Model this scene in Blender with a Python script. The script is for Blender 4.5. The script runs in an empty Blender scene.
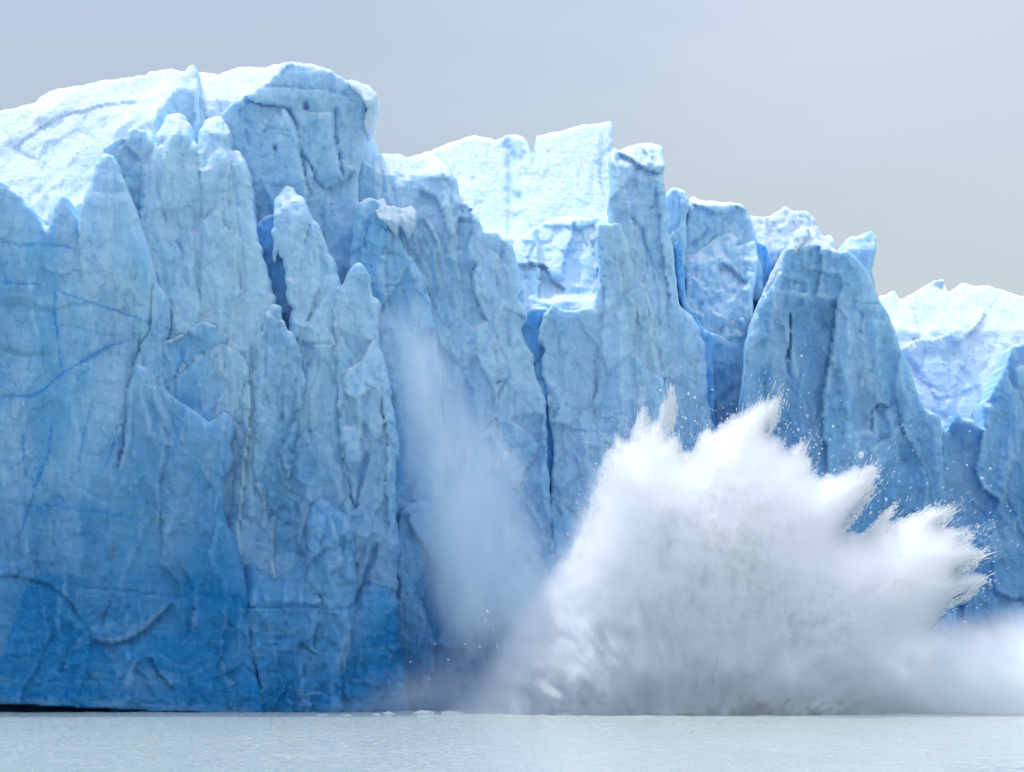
import bpy, math, random
import numpy as np
from mathutils import Vector

rng = np.random.default_rng(7)
random.seed(7)
sc = bpy.context.scene
COL = sc.collection

# ------------------------------------------------------------------ camera model
F = 4280.0            # focal length in pixels of a 1024 px wide frame
HZ = 626.0            # row of the horizon
H = 8.0               # eye height above the lake, metres
def at(px, py, Y):
    return (px - 512.0) / F * Y, Y, H + (HZ - py) / F * Y

# ------------------------------------------------------------------ noise
_perm = rng.permutation(4096).astype(np.int64)
_grad = rng.normal(size=(4096, 3)); _grad /= np.linalg.norm(_grad, axis=1)[:, None]
def _h(i, j, k):
    return _perm[(_perm[(_perm[i & 4095] + j) & 4095] + k) & 4095]
def perlin(p):
    pi = np.floor(p).astype(np.int64); f = p - pi
    u = f * f * f * (f * (f * 6 - 15) + 10)
    out = 0
    for dx in (0, 1):
        for dy in (0, 1):
            for dz in (0, 1):
                g = _grad[_h(pi[:, 0] + dx, pi[:, 1] + dy, pi[:, 2] + dz)]
                d = f - np.array([dx, dy, dz])
                w = (u[:, 0] if dx else 1 - u[:, 0]) * (u[:, 1] if dy else 1 - u[:, 1]) * (u[:, 2] if dz else 1 - u[:, 2])
                out = out + w * (g * d).sum(1)
    return out * 1.5
def fbm(p, o=4, r=0.5):
    a, s, t = 1.0, 0, 0
    for i in range(o):
        s = s + a * perlin(p * 2.03 ** i + 17.3 * i); t += a; a *= r
    return s / t
def ridged(p, o=3):
    a, s, t = 1.0, 0, 0
    for i in range(o):
        s = s + a * (1 - 2 * np.abs(perlin(p * 2.07 ** i + 9.1 * i))); t += a; a *= .5
    return s / t
def worley(p):
    pi = np.floor(p).astype(np.int64)
    f1 = np.full(len(p), 9.0); f2 = np.full(len(p), 9.0); idv = np.zeros(len(p))
    for dx in (-1, 0, 1):
        for dy in (-1, 0, 1):
            for dz in (-1, 0, 1):
                c = pi + np.array([dx, dy, dz])
                h = _h(c[:, 0], c[:, 1], c[:, 2])
                q = c + 0.5 + 0.42 * _grad[h]
                d = np.sqrt(((q - p) ** 2).sum(1))
                m = d < f1
                f2 = np.where(m, f1, np.minimum(f2, d)); idv = np.where(m, h / 4096.0, idv); f1 = np.where(m, d, f1)
    return f1, f2, idv

def chips(p, tilt=1.0):
    """broken flat facets: every cell of a scattered pattern is a plane of its own"""
    pi = np.floor(p).astype(np.int64); f1 = np.full(len(p), 9.0); out = np.zeros(len(p))
    for dx in (-1, 0, 1):
        for dz in (-1, 0, 1):
            c = pi + np.array([dx, 0, dz]); h = _h(c[:, 0], c[:, 1] * 0 + 7, c[:, 2]); g = _grad[h]; g2 = _grad[(h * 7 + 13) & 4095]
            q = c[:, [0, 2]] + .5 + .45 * g[:, [0, 2]]; d = p[:, [0, 2]] - q; l = np.hypot(d[:, 0], d[:, 1]); m = l < f1
            out = np.where(m, g2[:, 1] * .5 + tilt * (g2[:, 0] * d[:, 0] + g2[:, 2] * d[:, 1]), out); f1 = np.where(m, l, f1)
    return out

# ------------------------------------------------------------------ polygons and strokes (pixel plane)
def catmull(pts, closed, step=2.0):
    P = np.array(pts, float); n = len(P); out = []
    for i in range(n if closed else n - 1):
        if closed: p0, p1, p2, p3 = P[i - 1], P[i], P[(i + 1) % n], P[(i + 2) % n]
        else: p0, p1, p2, p3 = P[max(i - 1, 0)], P[i], P[i + 1], P[min(i + 2, n - 1)]
        L = np.linalg.norm(p2 - p1); m = max(1, int(L / step))
        for t in np.arange(m) / m:
            # centripetal-ish: damp tangents so that sharp corners stay sharp
            t1 = (p2 - p0) * .5; t2 = (p3 - p1) * .5
            for tt in (t1, t2):
                l = np.linalg.norm(tt)
                if l > L: tt *= L / l
            h00 = 2*t**3 - 3*t**2 + 1; h10 = t**3 - 2*t**2 + t; h01 = -2*t**3 + 3*t**2; h11 = t**3 - t**2
            out.append(h00 * p1 + h10 * t1 * .7 + h01 * p2 + h11 * t2 * .7)
    if not closed: out.append(P[-1])
    return np.array(out)
def seg_dist(pts, poly, closed, reach=60.0):
    """distance, nearest point, side (+ right of travel), fraction along the line"""
    A = poly; B = np.roll(poly, -1, 0)
    if not closed: A, B = A[:-1], B[:-1]
    order = np.argsort(pts[:, 1], kind='stable'); S = pts[order]; ys = S[:, 1]
    n = len(pts)
    best = np.full(n, reach); near = S.copy(); side = np.zeros(n); frac = np.zeros(n)
    for k in range(len(A)):
        a, b = A[k], B[k]; ab = b - a; L2 = ab @ ab
        if L2 < 1e-9: continue
        i0, i1 = np.searchsorted(ys, (min(a[1], b[1]) - reach, max(a[1], b[1]) + reach))
        if i1 <= i0: continue
        sl = np.arange(i0, i1); X = S[i0:i1, 0]
        sl = sl[(X > min(a[0], b[0]) - reach) & (X < max(a[0], b[0]) + reach)]
        if not len(sl): continue
        p = S[sl]; ap = p - a
        t = np.clip(ap @ ab / L2, 0, 1)
        q = a + t[:, None] * ab
        d = np.hypot(p[:, 0] - q[:, 0], p[:, 1] - q[:, 1])
        m = d < best[sl]; w = sl[m]
        best[w] = d[m]; near[w] = q[m]
        side[w] = np.sign(ab[0] * ap[m, 1] - ab[1] * ap[m, 0]); frac[w] = (k + t[m]) / len(A)
    o = [np.empty_like(best), np.empty_like(near), np.empty_like(side), np.empty_like(frac)]
    for dst, src in zip(o, (best, near, side, frac)): dst[order] = src
    return o
def inside(pts, poly):
    """pts sorted by row"""
    x, y = pts[:, 0], pts[:, 1]; c = np.zeros(len(pts), bool)
    A = poly; B = np.roll(poly, -1, 0)
    for (x1, y1), (x2, y2) in zip(A, B):
        if y1 == y2: continue
        i0, i1 = np.searchsorted(y, (min(y1, y2), max(y1, y2)))
        if i1 > i0: c[i0:i1] ^= x[i0:i1] < (x2 - x1) * (y[i0:i1] - y1) / (y2 - y1) + x1
    return c

def mesh_np(name, V, Q, T=None):
    me = bpy.data.meshes.new(name)
    V = np.asarray(V, np.float32)
    me.vertices.add(len(V)); me.vertices.foreach_set('co', V.ravel())
    nq = len(Q); nt = 0 if T is None else len(T)
    loops = np.asarray(Q, np.int32).ravel()
    if nt: loops = np.concatenate([loops, np.asarray(T, np.int32).ravel()])
    me.loops.add(len(loops)); me.loops.foreach_set('vertex_index', loops)
    starts = np.concatenate([np.arange(nq) * 4, nq * 4 + np.arange(nt) * 3]).astype(np.int32)
    me.polygons.add(nq + nt); me.polygons.foreach_set('loop_start', starts)
    me.polygons.foreach_set('use_smooth', np.ones(nq + nt, bool))
    me.update(calc_edges=True); me.validate()
    return me
def link(name, me, mat=None, parent=None):
    o = bpy.data.objects.new(name, me); COL.objects.link(o)
    if mat is not None: me.materials.append(mat)
    if parent is not None: o.parent = parent
    return o
def tag(o, label=None, cat=None, group=None, kind=None):
    for k, v in (('label', label), ('category', cat), ('group', group), ('kind', kind)):
        if v: o[k] = v
    return o

# ------------------------------------------------------------------ materials
def nodes(name):
    m = bpy.data.materials.new(name); m.use_nodes = True
    nt = m.node_tree; nt.nodes.clear()
    return m, nt, nt.nodes.new('ShaderNodeOutputMaterial')
def N_(nt, t, **kw):
    n = nt.nodes.new('ShaderNode' + t)
    for k, v in kw.items():
        if k.startswith('i_'): n.inputs[k[2:].replace('_', ' ')].default_value = v
        elif k.startswith('n_'): n.inputs[int(k[2:])].default_value = v
        else: setattr(n, k, v)
    return n
def noise(nt, co, scale, detail=4, rough=.55, vec=None):
    if vec is not None:
        mp = N_(nt, 'Mapping'); mp.inputs['Scale'].default_value = vec; nt.links.new(co, mp.inputs['Vector']); co = mp.outputs['Vector']
    n = N_(nt, 'TexNoise'); n.inputs['Scale'].default_value = scale; n.inputs['Detail'].default_value = detail; n.inputs['Roughness'].default_value = rough
    nt.links.new(co, n.inputs['Vector']); return n.outputs['Fac']
def maprange(nt, v, a, b, c, d, smooth=True):
    n = N_(nt, 'MapRange'); n.interpolation_type = 'SMOOTHSTEP' if smooth else 'LINEAR'
    nt.links.new(v, n.inputs[0])
    for i, x in enumerate((a, b, c, d)): n.inputs[i + 1].default_value = x
    return n.outputs[0]
def math_(nt, op, a, b=None, clamp=False):
    n = N_(nt, 'Math', operation=op); n.use_clamp = clamp
    for i, x in enumerate((a, b)):
        if x is None: continue
        if isinstance(x, (int, float)): n.inputs[i].default_value = x
        else: nt.links.new(x, n.inputs[i])
    return n.outputs[0]
def mix(nt, f, a, b):
    n = N_(nt, 'Mix', data_type='RGBA')
    for i, x in ((0, f), (6, a), (7, b)):
        if isinstance(x, tuple): n.inputs[i].default_value = (*x, 1)
        elif isinstance(x, (int, float)): n.inputs[i].default_value = x
        else: nt.links.new(x, n.inputs[i])
    return n.outputs[2]

FIRN = (.72, .84, .95); BUBBLY = (.54, .79, .97)
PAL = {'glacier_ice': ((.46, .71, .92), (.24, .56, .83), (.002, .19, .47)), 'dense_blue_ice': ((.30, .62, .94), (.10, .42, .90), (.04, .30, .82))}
def ice_material(name):
    """the ice colour comes from the block (bubbles, layers, dirt, veins, painted recess shade: ice_colour); the grain and the relief of the surface are here"""
    m, nt, out = nodes(name)
    P = N_(nt, 'NewGeometry').outputs['Position']
    col = N_(nt, 'Attribute', attribute_name='ice_colour').outputs['Color']
    grain = noise(nt, P, 2.8, 4, .7, (1, 1, .7))
    col = mix(nt, maprange(nt, grain, .42, .72, 0, .2), col, (.09, .36, .66))
    bs = N_(nt, 'BsdfPrincipled'); nt.links.new(col, bs.inputs['Base Color'])
    bs.inputs['Roughness'].default_value = .55; bs.inputs['IOR'].default_value = 1.31
    bs.inputs['Specular IOR Level'].default_value = .18
    bs.subsurface_method = 'RANDOM_WALK'; bs.inputs['Subsurface Weight'].default_value = .35
    bs.inputs['Subsurface Radius'].default_value = (.4, 1.0, 1.8); bs.inputs['Subsurface Scale'].default_value = 1.0
    b1 = noise(nt, P, 1.7, 5, .68, (1, 1, .7)); b2 = noise(nt, P, .9, 3, .6, (.5, .5, 3.2))
    hgt = math_(nt, 'ADD', math_(nt, 'MULTIPLY', b1, .5), math_(nt, 'MULTIPLY', b2, .2))
    bp = N_(nt, 'Bump'); bp.inputs['Strength'].default_value = .52; bp.inputs['Distance'].default_value = 1.0
    nt.links.new(hgt, bp.inputs['Height']); nt.links.new(bp.outputs[0], bs.inputs['Normal'])
    nt.links.new(bs.outputs[0], out.inputs['Surface'])
    return m
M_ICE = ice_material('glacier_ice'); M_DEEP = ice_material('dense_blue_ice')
def sstep(x, a, b):
    t = np.clip((x - a) / (b - a), 0, 1); return t * t * (3 - 2 * t)
def nz01(p, sc, o=4, rough=.55, vec=(1, 1, 1)):
    return .5 + .45 * fbm(p * np.array(vec) * sc + 3.7, o, rough)
def lerp(c, f, d):
    return c + (np.asarray(d) - c) * f[:, None]
def ice_colour(P, up, vein_recess, frost, firn, pal, dz=0.0):
    n = len(P)
    pale, mid, base_blue = [np.array(c) for c in pal]
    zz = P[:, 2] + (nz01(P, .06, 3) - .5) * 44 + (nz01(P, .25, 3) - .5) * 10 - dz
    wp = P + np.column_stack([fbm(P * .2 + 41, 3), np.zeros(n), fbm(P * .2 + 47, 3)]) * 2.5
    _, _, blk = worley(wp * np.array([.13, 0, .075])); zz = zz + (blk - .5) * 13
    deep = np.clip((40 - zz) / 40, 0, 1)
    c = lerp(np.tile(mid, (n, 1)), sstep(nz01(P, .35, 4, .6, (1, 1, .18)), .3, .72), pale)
    c = lerp(c, deep * .97, base_blue)  # bluer and darker towards the water, broken up by noise
    c = lerp(c, sstep(nz01(P, 1.1, 4, .65, (1, 1, .22)), .5, .76) * (1 - deep) * .45, (.62, .77, .90))
    c = lerp(c, sstep(nz01(P, 1.5, 3, .6, (1, 1, .3)), .55, .78) * .35, (.10, .40, .72))
    # yearly layers, dirt
    PW = P.copy(); PW[:, 2] += fbm(P * .13 + 11, 3) * 2.4
    patch = sstep(nz01(P, .09, 3), .42, .62)
    c = lerp(c, sstep(nz01(PW, .5, 4, .62, (.07, .07, 2.0)), .54, .70) * patch * .62, (.10, .29, .44))
    c = lerp(c, sstep(nz01(PW, 1.0, 3, .7, (.10, .10, 2.2)), .53, .72) * .38, (.16, .40, .58))
    c = lerp(c, sstep(nz01(P, .16, 5, .7, (1, 1, .8)), .60, .74) * .32, (.25, .42, .50))
    # hairline cracks healed with clear ice
    Q = P + np.column_stack([fbm(P * .55 + 5, 3), np.zeros(n), fbm(P * .55 + 25, 3)]) * np.array([1.3, 0, 2.4])
    ck = np.zeros(n)
    for sc_, wd, sd in (((.28, .0, .09), .035, 1.), ((.75, .0, .30), .05, 7.)):
        f1, f2, _ = worley(Q * np.array(sc_) + np.array([0, sd, 0]))
        ck = np.maximum(ck, np.clip(1 - (f2 - f1) / wd, 0, 1) * sstep(nz01(P, .3, 3), .50, .62))
    c = lerp(c, ck * .62, (.03, .27, .62))
    c = lerp(c, frost * sstep(nz01(P, .22, 3), .38, .62) * (.34 - .22 * deep), (.66, .80, .92))
    c = lerp(c, np.clip(vein_recess, 0, 1) * .95, (.025, .27, .70))  # clear blue veins, plus the blue shade painted into cracks and hollows
    hold = sstep(up + (nz01(P, .8, 3) - .5) * .4, .48, .78) * sstep(zz, 22, 34)
    fw = np.minimum(firn * 1.7, .96) * (.55 + .45 * sstep(nz01(P, .22, 3), .25, .55)) * (1 - .88 * deep)
    old = np.maximum(sstep(np.full(n, firn), .52, .8), hold)
    c = lerp(c, np.maximum(hold * .92, fw), np.array(BUBBLY) + (np.array(FIRN) - np.array(BUBBLY)) * old[:, None])
    return c

# ------------------------------------------------------------------ one block of glacier ice
def ice(name, poly, Y0, mat, parent=None, g=1.9, R=18, tilt=(), yaw=0.0, strokes=(), thick=30.0,
        flute=1.0, facet=1.0, lump=0.0, lump_s=3.0, rough=1.0, snow=0.0, jag=1.0, undercut=None, low=0.0, foot=0.0, bev=1.0, diag=0.0, chip=1.0, dz=0.0):
    """A closed solid: front relief over the outline, straight walls running back, a back face.
    tilt: [(row, metres back)] interpolated by row. strokes: (kind, pts, amp metres, width px)."""
    pc = catmull(poly, True, 3.0)
    # small irregularity of the outline itself
    nrm = np.roll(pc, -1, 0) - np.roll(pc, 1, 0); nrm = np.stack([nrm[:, 1], -nrm[:, 0]], 1)
    nrm /= np.linalg.norm(nrm, axis=1)[:, None] + 1e-9
    w3 = np.column_stack([pc / 9.0, np.full(len(pc), Y0)])
    pc = pc + nrm * ((fbm(w3, 3, .6) * 2.6 + fbm(w3 * .28 + 9, 2) * 3.0) * jag)[:, None]
    x0, y0 = pc.min(0) - 2 * g; x1, y1 = pc.max(0) + 2 * g
    xs = np.arange(x0, x1, g); ys = np.arange(y0, y1, g); nx, ny = len(xs), len(ys)
    gx, gy = np.meshgrid(xs, ys)
    cen = np.column_stack([(gx[:-1, :-1] + g / 2).ravel(), (gy[:-1, :-1] + g / 2).ravel()])
    keep = inside(cen, pc).reshape(ny - 1, nx - 1)
    idx = np.arange(nx * ny).reshape(ny, nx)
    q = np.stack([idx[:-1, :-1], idx[1:, :-1], idx[1:, 1:], idx[:-1, 1:]], -1)[keep]
    used, inv = np.unique(q, return_inverse=True); q = inv.reshape(-1, 4)
    P = np.column_stack([gx.ravel(), gy.ravel()])[used]
    # boundary edges (directed)
    e = np.concatenate([q[:, [0, 1]], q[:, [1, 2]], q[:, [2, 3]], q[:, [3, 0]]])
    N = len(P); key = e[:, 0] * N + e[:, 1]; rkey = e[:, 1] * N + e[:, 0]
    be = e[~np.isin(key, rkey)]
    bv = np.unique(be)
    d, near, _, _ = seg_dist(P, pc, True)
    P[bv] = near[bv]; d[bv] = 0
    # ---- relief
    s = Y0 / F
    W = np.column_stack([P[:, 0] * s, np.full(N, Y0 * .37), P[:, 1] * s])       # metres
    warp = np.column_stack([fbm(W * .12 + 5, 2), np.zeros(N), fbm(W * .12 + 55, 2)])
    Yd = np.zeros(N)
    if len(tilt):
        tt = np.array(sorted(tilt), float); Yd += np.interp(P[:, 1], tt[:, 0], tt[:, 1])
    Yd += yaw * (P[:, 0] - P[:, 0].mean()) * s
    Rn = R * .62 * (1 + .55 * fbm(W * .22 + 31, 2))
    t = np.clip(d / np.maximum(Rn, 3), 0, 1)
    Yd += bev * np.maximum(Rn, 3) * s * (1 - np.sqrt(np.clip(1 - (1 - t) ** 2, 0, 1)))
    # broad vertical fluting, fractured facets, lumps, fine grain
    Wf = W + warp * 2.2
    fl = ridged(Wf * np.array([.16, 1, .035]) + Y0, 3)
    Yd -= flute * 1.5 * fl
    fl2 = ridged(Wf * np.array([.5, 1, .07]) + Y0 + 40, 2)
    Yd -= flute * .45 * fl2
    Yd -= min(flute, .8) * 1.9 * (ridged(Wf * np.array([.062, 1, .016]) + Y0 * .5 + 70, 2) - .2)
    if facet:
        f1, f2, iv = worley(Wf * np.array([.22, 1, .11]) + Y0 * 1.7)
        sl = (iv - .5)
        Wc = W + warp * 1.1; Wc = Wc + np.column_stack([fbm(W * .5 + 61, 3), np.zeros(N), fbm(W * .5 + 81, 3)]) * .5
        sd_ = Y0 * 3.7 + len(name)
        Yd += chip * .85 * (.62 * chips(Wc * np.array([.24, 0, .105]) + sd_) + .30 * chips(Wc * np.array([.62, 0, .26]) + sd_ + 50) + .2 * chips(Wc * np.array([1.4, 0, .7]) + sd_ + 90))
        Yd += facet * (.9 * sl + .35 * f1)
        f1, f2, iv = worley(Wf * np.array([.6, 1, .33]) + Y0 * 2.7)
        Yd += facet * (.34 * (iv - .5) + .2 * f1)
    if lump:
        f1, f2, iv = worley((W + warp * lump_s * .4) / lump_s + Y0 * .7)
        Yd += lump * (f1 * 1.3 - .5 + .5 * (iv - .5)) * lump_s * .4
        f1, f2, iv = worley((W + warp) / (lump_s * .4) + Y0 * .9)
        Yd += lump * (f1 * .9 - .4) * lump_s * .22
    if diag:      # drifted ridges running up to the right
        u = (W[:, 0] * .77 - W[:, 2] * .64); v = (W[:, 0] * .64 + W[:, 2] * .77)
        Yd -= diag * ridged(np.column_stack([u * .055, np.full(N, 2.), v * .17]) + warp * .16, 3)
    if low: Yd += low * fbm(W * .09 + Y0, 3)
    Yd += rough * (.34 * fbm(W * .55 + 3, 4, .55) + .07 * fbm(W * np.array([.6, 1, 3.0]) + 8, 3) + .05 * ridged(W * np.array([3.2, 1, .9]) + 21, 2))
    if foot:      # the foot of the face bulges towards the lake
        Yd -= foot * np.clip((P[:, 1] - 520) / 190, 0, 1) ** 1.5
    vein_recess = np.zeros(N)
    Pw = P + np.column_stack([fbm(W * .6 + 70, 3), fbm(W * .6 + 90, 3)]) * 3.0
    for st in strokes:
        kind, pts, amp, wd = st[:4]
        pl = catmull(pts, False, 6.0)
        lo, hi = pl.min(0) - 60, pl.max(0) + 60
        m = np.where((Pw[:, 0] > lo[0]) & (Pw[:, 0] < hi[0]) & (Pw[:, 1] > lo[1]) & (Pw[:, 1] < hi[1]))[0]
        if not len(m): continue
        ds, _, sd, fr = seg_dist(Pw[m], pl, False)
        end = np.clip(np.minimum(fr, 1 - fr) * 8, 0, 1) ** .7
        if kind in 'cv': wd = wd * np.clip(.85 + 1.5 * fbm(W[m] * .5 + amp * 9, 3), .3, 1.8)
        if kind == 'c':
            Yd[m] += amp * .38 * end * np.exp(-(ds / (wd * .8)) ** 2)
            vein_recess[m] = np.maximum(vein_recess[m], min(.6, .25 + .15 * amp) * end * np.exp(-(ds / (wd * .7)) ** 2))  # blue shade of the crack painted into the colour along its groove
        elif kind == 'r': Yd[m] -= amp * end * np.clip(1 - ds / wd, 0, 1)
        elif kind == 's': ws = max(wd, abs(amp) * 24); Yd[m] += amp * end * np.where(sd > 0, np.exp(-ds / ws), -.06 * np.exp(-ds / (wd * .6)))
        elif kind == 'h':
            Yd[m] += amp * .55 * np.exp(-(ds / (wd * 1.05)) ** 5)
            if amp > 1: vein_recess[m] = np.maximum(vein_recess[m], np.clip(.62 + .5 * fbm(W[m] * .45 + 4, 3), 0, .85) * np.exp(-(ds / (wd * 1.05)) ** 6))  # floor of the hollow coloured with its blue shade
        elif kind == 'v': Yd[m] += .10 * end * np.exp(-(ds / wd) ** 2); vein_recess[m] = np.maximum(vein_recess[m], amp * end * np.exp(-(ds / wd) ** 2))
    if undercut is not None:
        xa, xb, row, dep = undercut
        edge = row + 1.2 * fbm(W * .4, 2) + np.clip((P[:, 0] - xa) / (xb - xa), 0, 1) * (714 - row)
        Yd += dep * np.clip((P[:, 1] - edge) / 1.5, 0, 1)
    Y = Y0 + Yd
    yb = max(Y0 + thick, Y.max() + 4)
    front = np.column_stack([(P[:, 0] - 512) / F * Y, Y, H + (HZ - P[:, 1]) / F * Y])
    # walls: each boundary vertex runs straight back in a few rings
    bi = np.full(N, -1); bi[bv] = np.arange(len(bv))
    verts = [front]; quads = [q]; prev_idx = bv; nb = len(bv); base = N
    ea, eb = bi[be[:, 0]], bi[be[:, 1]]
    for k, fr in enumerate((.08, .25, .55, 1.0)):
        ring = front[bv].copy()
        ring[:, 1] = ring[:, 1] * (1 - fr) + yb * fr
        jit = fbm(ring * .15 + k, 2) * 1.2 * min(fr * 3, 1)
        ring[:, 2] = front[bv][:, 2] - np.abs(jit) * .5
        verts.append(ring); cur = base + np.arange(nb)
        pa = prev_idx[ea]; pb = prev_idx[eb]; ca = cur[ea]; cb = cur[eb]
        quads.append(np.column_stack([pb, pa, ca, cb]))
        prev_idx = cur; base += nb
    V = np.concatenate(verts)
    # back face: same cells, flat
    back = front.copy(); back[:, 1] = yb
    remap = base + np.arange(N); remap[bv] = prev_idx
    V = np.concatenate([V, back]); quads.append(remap[q][:, ::-1])
    Q = np.concatenate(quads)
    used, inv = np.unique(Q, return_inverse=True)
    me = mesh_np(name, V[used], inv.reshape(-1, 4))
    # worn, crushed edges: where the front stands proud of its surroundings
    ed = np.concatenate([q[:, [0, 1]], q[:, [1, 2]], q[:, [2, 3]], q[:, [3, 0]]]); ed = np.concatenate([ed, ed[:, ::-1]])
    cnt = np.bincount(ed[:, 0], minlength=N); ys = Y.copy(); frost = np.zeros(N)
    for it in range(3): ys = .5 * ys + .5 * np.bincount(ed[:, 0], weights=ys[ed[:, 1]], minlength=N) / np.maximum(cnt, 1)
    for it in range(6):
        mean = .5 * ys + .5 * np.bincount(ed[:, 0], weights=ys[ed[:, 1]], minlength=N) / np.maximum(cnt, 1)
        if it in (0, 5): frost = np.maximum(frost, sstep((mean - ys) / (g * s), .03 if it == 0 else .016, .12 if it == 0 else .06))
        ys = mean
    frost[bv] = .6
    n2 = len(used)
    nrm_ = np.zeros(len(me.vertices) * 3, np.float32); me.vertex_normals.foreach_get('vector', nrm_)
    up = np.zeros(len(V)); up[used] = nrm_.reshape(-1, 3)[:, 2]
    cf = ice_colour(front, up[:N], vein_recess, frost, snow, PAL[mat.name], dz)
    src = np.concatenate([np.arange(N), *([bv] * 4), np.arange(N)])
    c = cf[src][used]
    at_ = me.attributes.new('ice_colour', 'FLOAT_COLOR', 'POINT')
    at_.data.foreach_set('color', np.column_stack([np.clip(c, 0, 1), np.ones(n2)]).astype(np.float32).ravel())
    o = link(name, me, mat, parent)
    return o

# ------------------------------------------------------------------ world, sun, camera
w = bpy.data.worlds.new('World'); sc.world = w; w.use_nodes = True
nt = w.node_tree; bg = nt.nodes['Background']
SUN_EL, SUN_AZ = math.radians(59), math.radians(-34)      # azimuth from +Y (away from the camera), negative to the left
sky = nt.nodes.new('ShaderNodeTexSky'); sky.sky_type = 'NISHITA'; sky.sun_disc = False
sky.sun_elevation = SUN_EL; sky.sun_rotation = SUN_AZ
sky.altitude = 200; sky.air_density = 1.0; sky.dust_density = 1.0; sky.ozone_density = 1.5
# thin high overcast: a grey veil drawn over the clear sky, thicker towards the right
tc = nt.nodes.new('ShaderNodeTexCoord'); D = tc.outputs['Generated']
sx = N_(nt, 'SeparateXYZ'); nt.links.new(D, sx.inputs[0])
cl = noise(nt, D, 5.0, 4, .5, (1, 1, 3))
gx_ = math_(nt, 'ADD', sx.outputs['X'], math_(nt, 'MULTIPLY', math_(nt, 'SUBTRACT', cl, .5), .26))
veil = mix(nt, maprange(nt, gx_, -.10, .12, 0, 1), (1.42, 1.60, 2.0), (2.30, 2.42, 2.70))
# an overcast brightens towards the zenith
up_ = N_(nt, 'VectorMath', operation='SCALE'); nt.links.new(veil, up_.inputs[0])
nt.links.new(math_(nt, 'ADD', math_(nt, 'MULTIPLY', math_(nt, 'MAXIMUM', sx.outputs['Z'], 0.0), 3.4), .84), up_.inputs['Scale'])
dsun = N_(nt, 'VectorMath', operation='DOT_PRODUCT'); nt.links.new(D, dsun.inputs[0])
dsun.inputs[1].default_value = (math.sin(SUN_AZ) * math.cos(SUN_EL), math.cos(SUN_AZ) * math.cos(SUN_EL), math.sin(SUN_EL))
aur = N_(nt, 'VectorMath', operation='SCALE'); nt.links.new(up_.outputs[0], aur.inputs[0])    # the veil glows round the sun
nt.links.new(math_(nt, 'ADD', math_(nt, 'MULTIPLY', math_(nt, 'POWER', math_(nt, 'MAXIMUM', dsun.outputs['Value'], 0.0), 2.5), 1.3), .90), aur.inputs['Scale'])
veil = aur.outputs[0]
nt.links.new(mix(nt, .72, sky.outputs[0], veil), bg.inputs['Color']); bg.inputs['Strength'].default_value = .12
sd = Vector((math.sin(SUN_AZ) * math.cos(SUN_EL), math.cos(SUN_AZ) * math.cos(SUN_EL), math.sin(SUN_EL)))
L = bpy.data.lights.new('sun', 'SUN'); L.energy = 1.9; L.angle = math.radians(1.5); L.color = (1, .96, .9)
lo = bpy.data.objects.new('sun', L); COL.objects.link(lo); lo.rotation_euler = sd.to_track_quat('Z', 'Y').to_euler()
cam = bpy.data.cameras.new('camera'); co = bpy.data.objects.new('camera', cam); COL.objects.link(co)
co.location = (0, 0, H); co.rotation_euler = (math.radians(90), 0, 0)
cam.sensor_fit = 'HORIZONTAL'; cam.sensor_width = 36; cam.lens = 36 * F / 1024; cam.shift_y = (HZ - 386) / 1024
cam.clip_start = 1; cam.clip_end = 60000
sc.camera = co
sc.view_settings.view_transform = 'Standard'; sc.view_settings.look = 'None'
sc.view_settings.exposure = 0.5; sc.view_settings.gamma = 1
cy = sc.cycles
cy.max_bounces = 18; cy.diffuse_bounces = 5; cy.volume_bounces = 14; cy.transparent_max_bounces = 16
cy.use_denoising = True; cy.volume_step_rate = 2.5; cy.volume_max_steps = 96; cy.adaptive_threshold = .03

# ------------------------------------------------------------------ the ice front
B_ = 735      # row well under the waterline

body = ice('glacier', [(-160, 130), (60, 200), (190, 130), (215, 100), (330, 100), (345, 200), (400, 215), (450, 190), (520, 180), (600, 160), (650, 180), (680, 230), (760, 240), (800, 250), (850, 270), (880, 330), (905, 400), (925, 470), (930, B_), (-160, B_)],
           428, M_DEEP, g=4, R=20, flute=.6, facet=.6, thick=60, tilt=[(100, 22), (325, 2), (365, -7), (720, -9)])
tag(body, kind='structure')

snowfield = ice('snow_slope', [(-160, 150), (-60, 128), (0, 112), (16, 107), (34, 102), (47, 94), (70, 87), (85, 85), (104, 81), (124, 78), (145, 74), (153, 70), (171, 69), (186, 71), (215, 75), (250, 90), (250, 250), (200, 330), (60, 330), (-160, 330)],
            407, M_ICE, R=9, thick=70, tilt=[(60, 24), (110, 16), (180, 8), (260, 0), (330, -1)], flute=.15, facet=.3, chip=.45, lump=.30, lump_s=4.4, low=1.6, snow=.9, yaw=-.12, rough=.9, diag=1.7,
            strokes=[('s', [(45, 215), (62, 175), (80, 140), (92, 120), (130, 108)], -.4, 10), ('s', [(10, 150), (50, 122), (90, 108), (140, 100)], .35, 8)])
tag(snowfield, 'bright white snow slope rounding up to the sky behind the left ice slab', 'snow slope')
ice('fin', [(150, 140), (158, 108), (172, 92), (180, 78), (190, 66), (196, 65), (197, 80), (199, 105), (200, 130), (198, 170), (150, 180)], 411, M_ICE, snowfield,
    R=9, flute=.2, facet=.3, yaw=.5, thick=14, tilt=[(66, 5), (90, 2), (170, 0)], snow=.5, low=.6)

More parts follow.
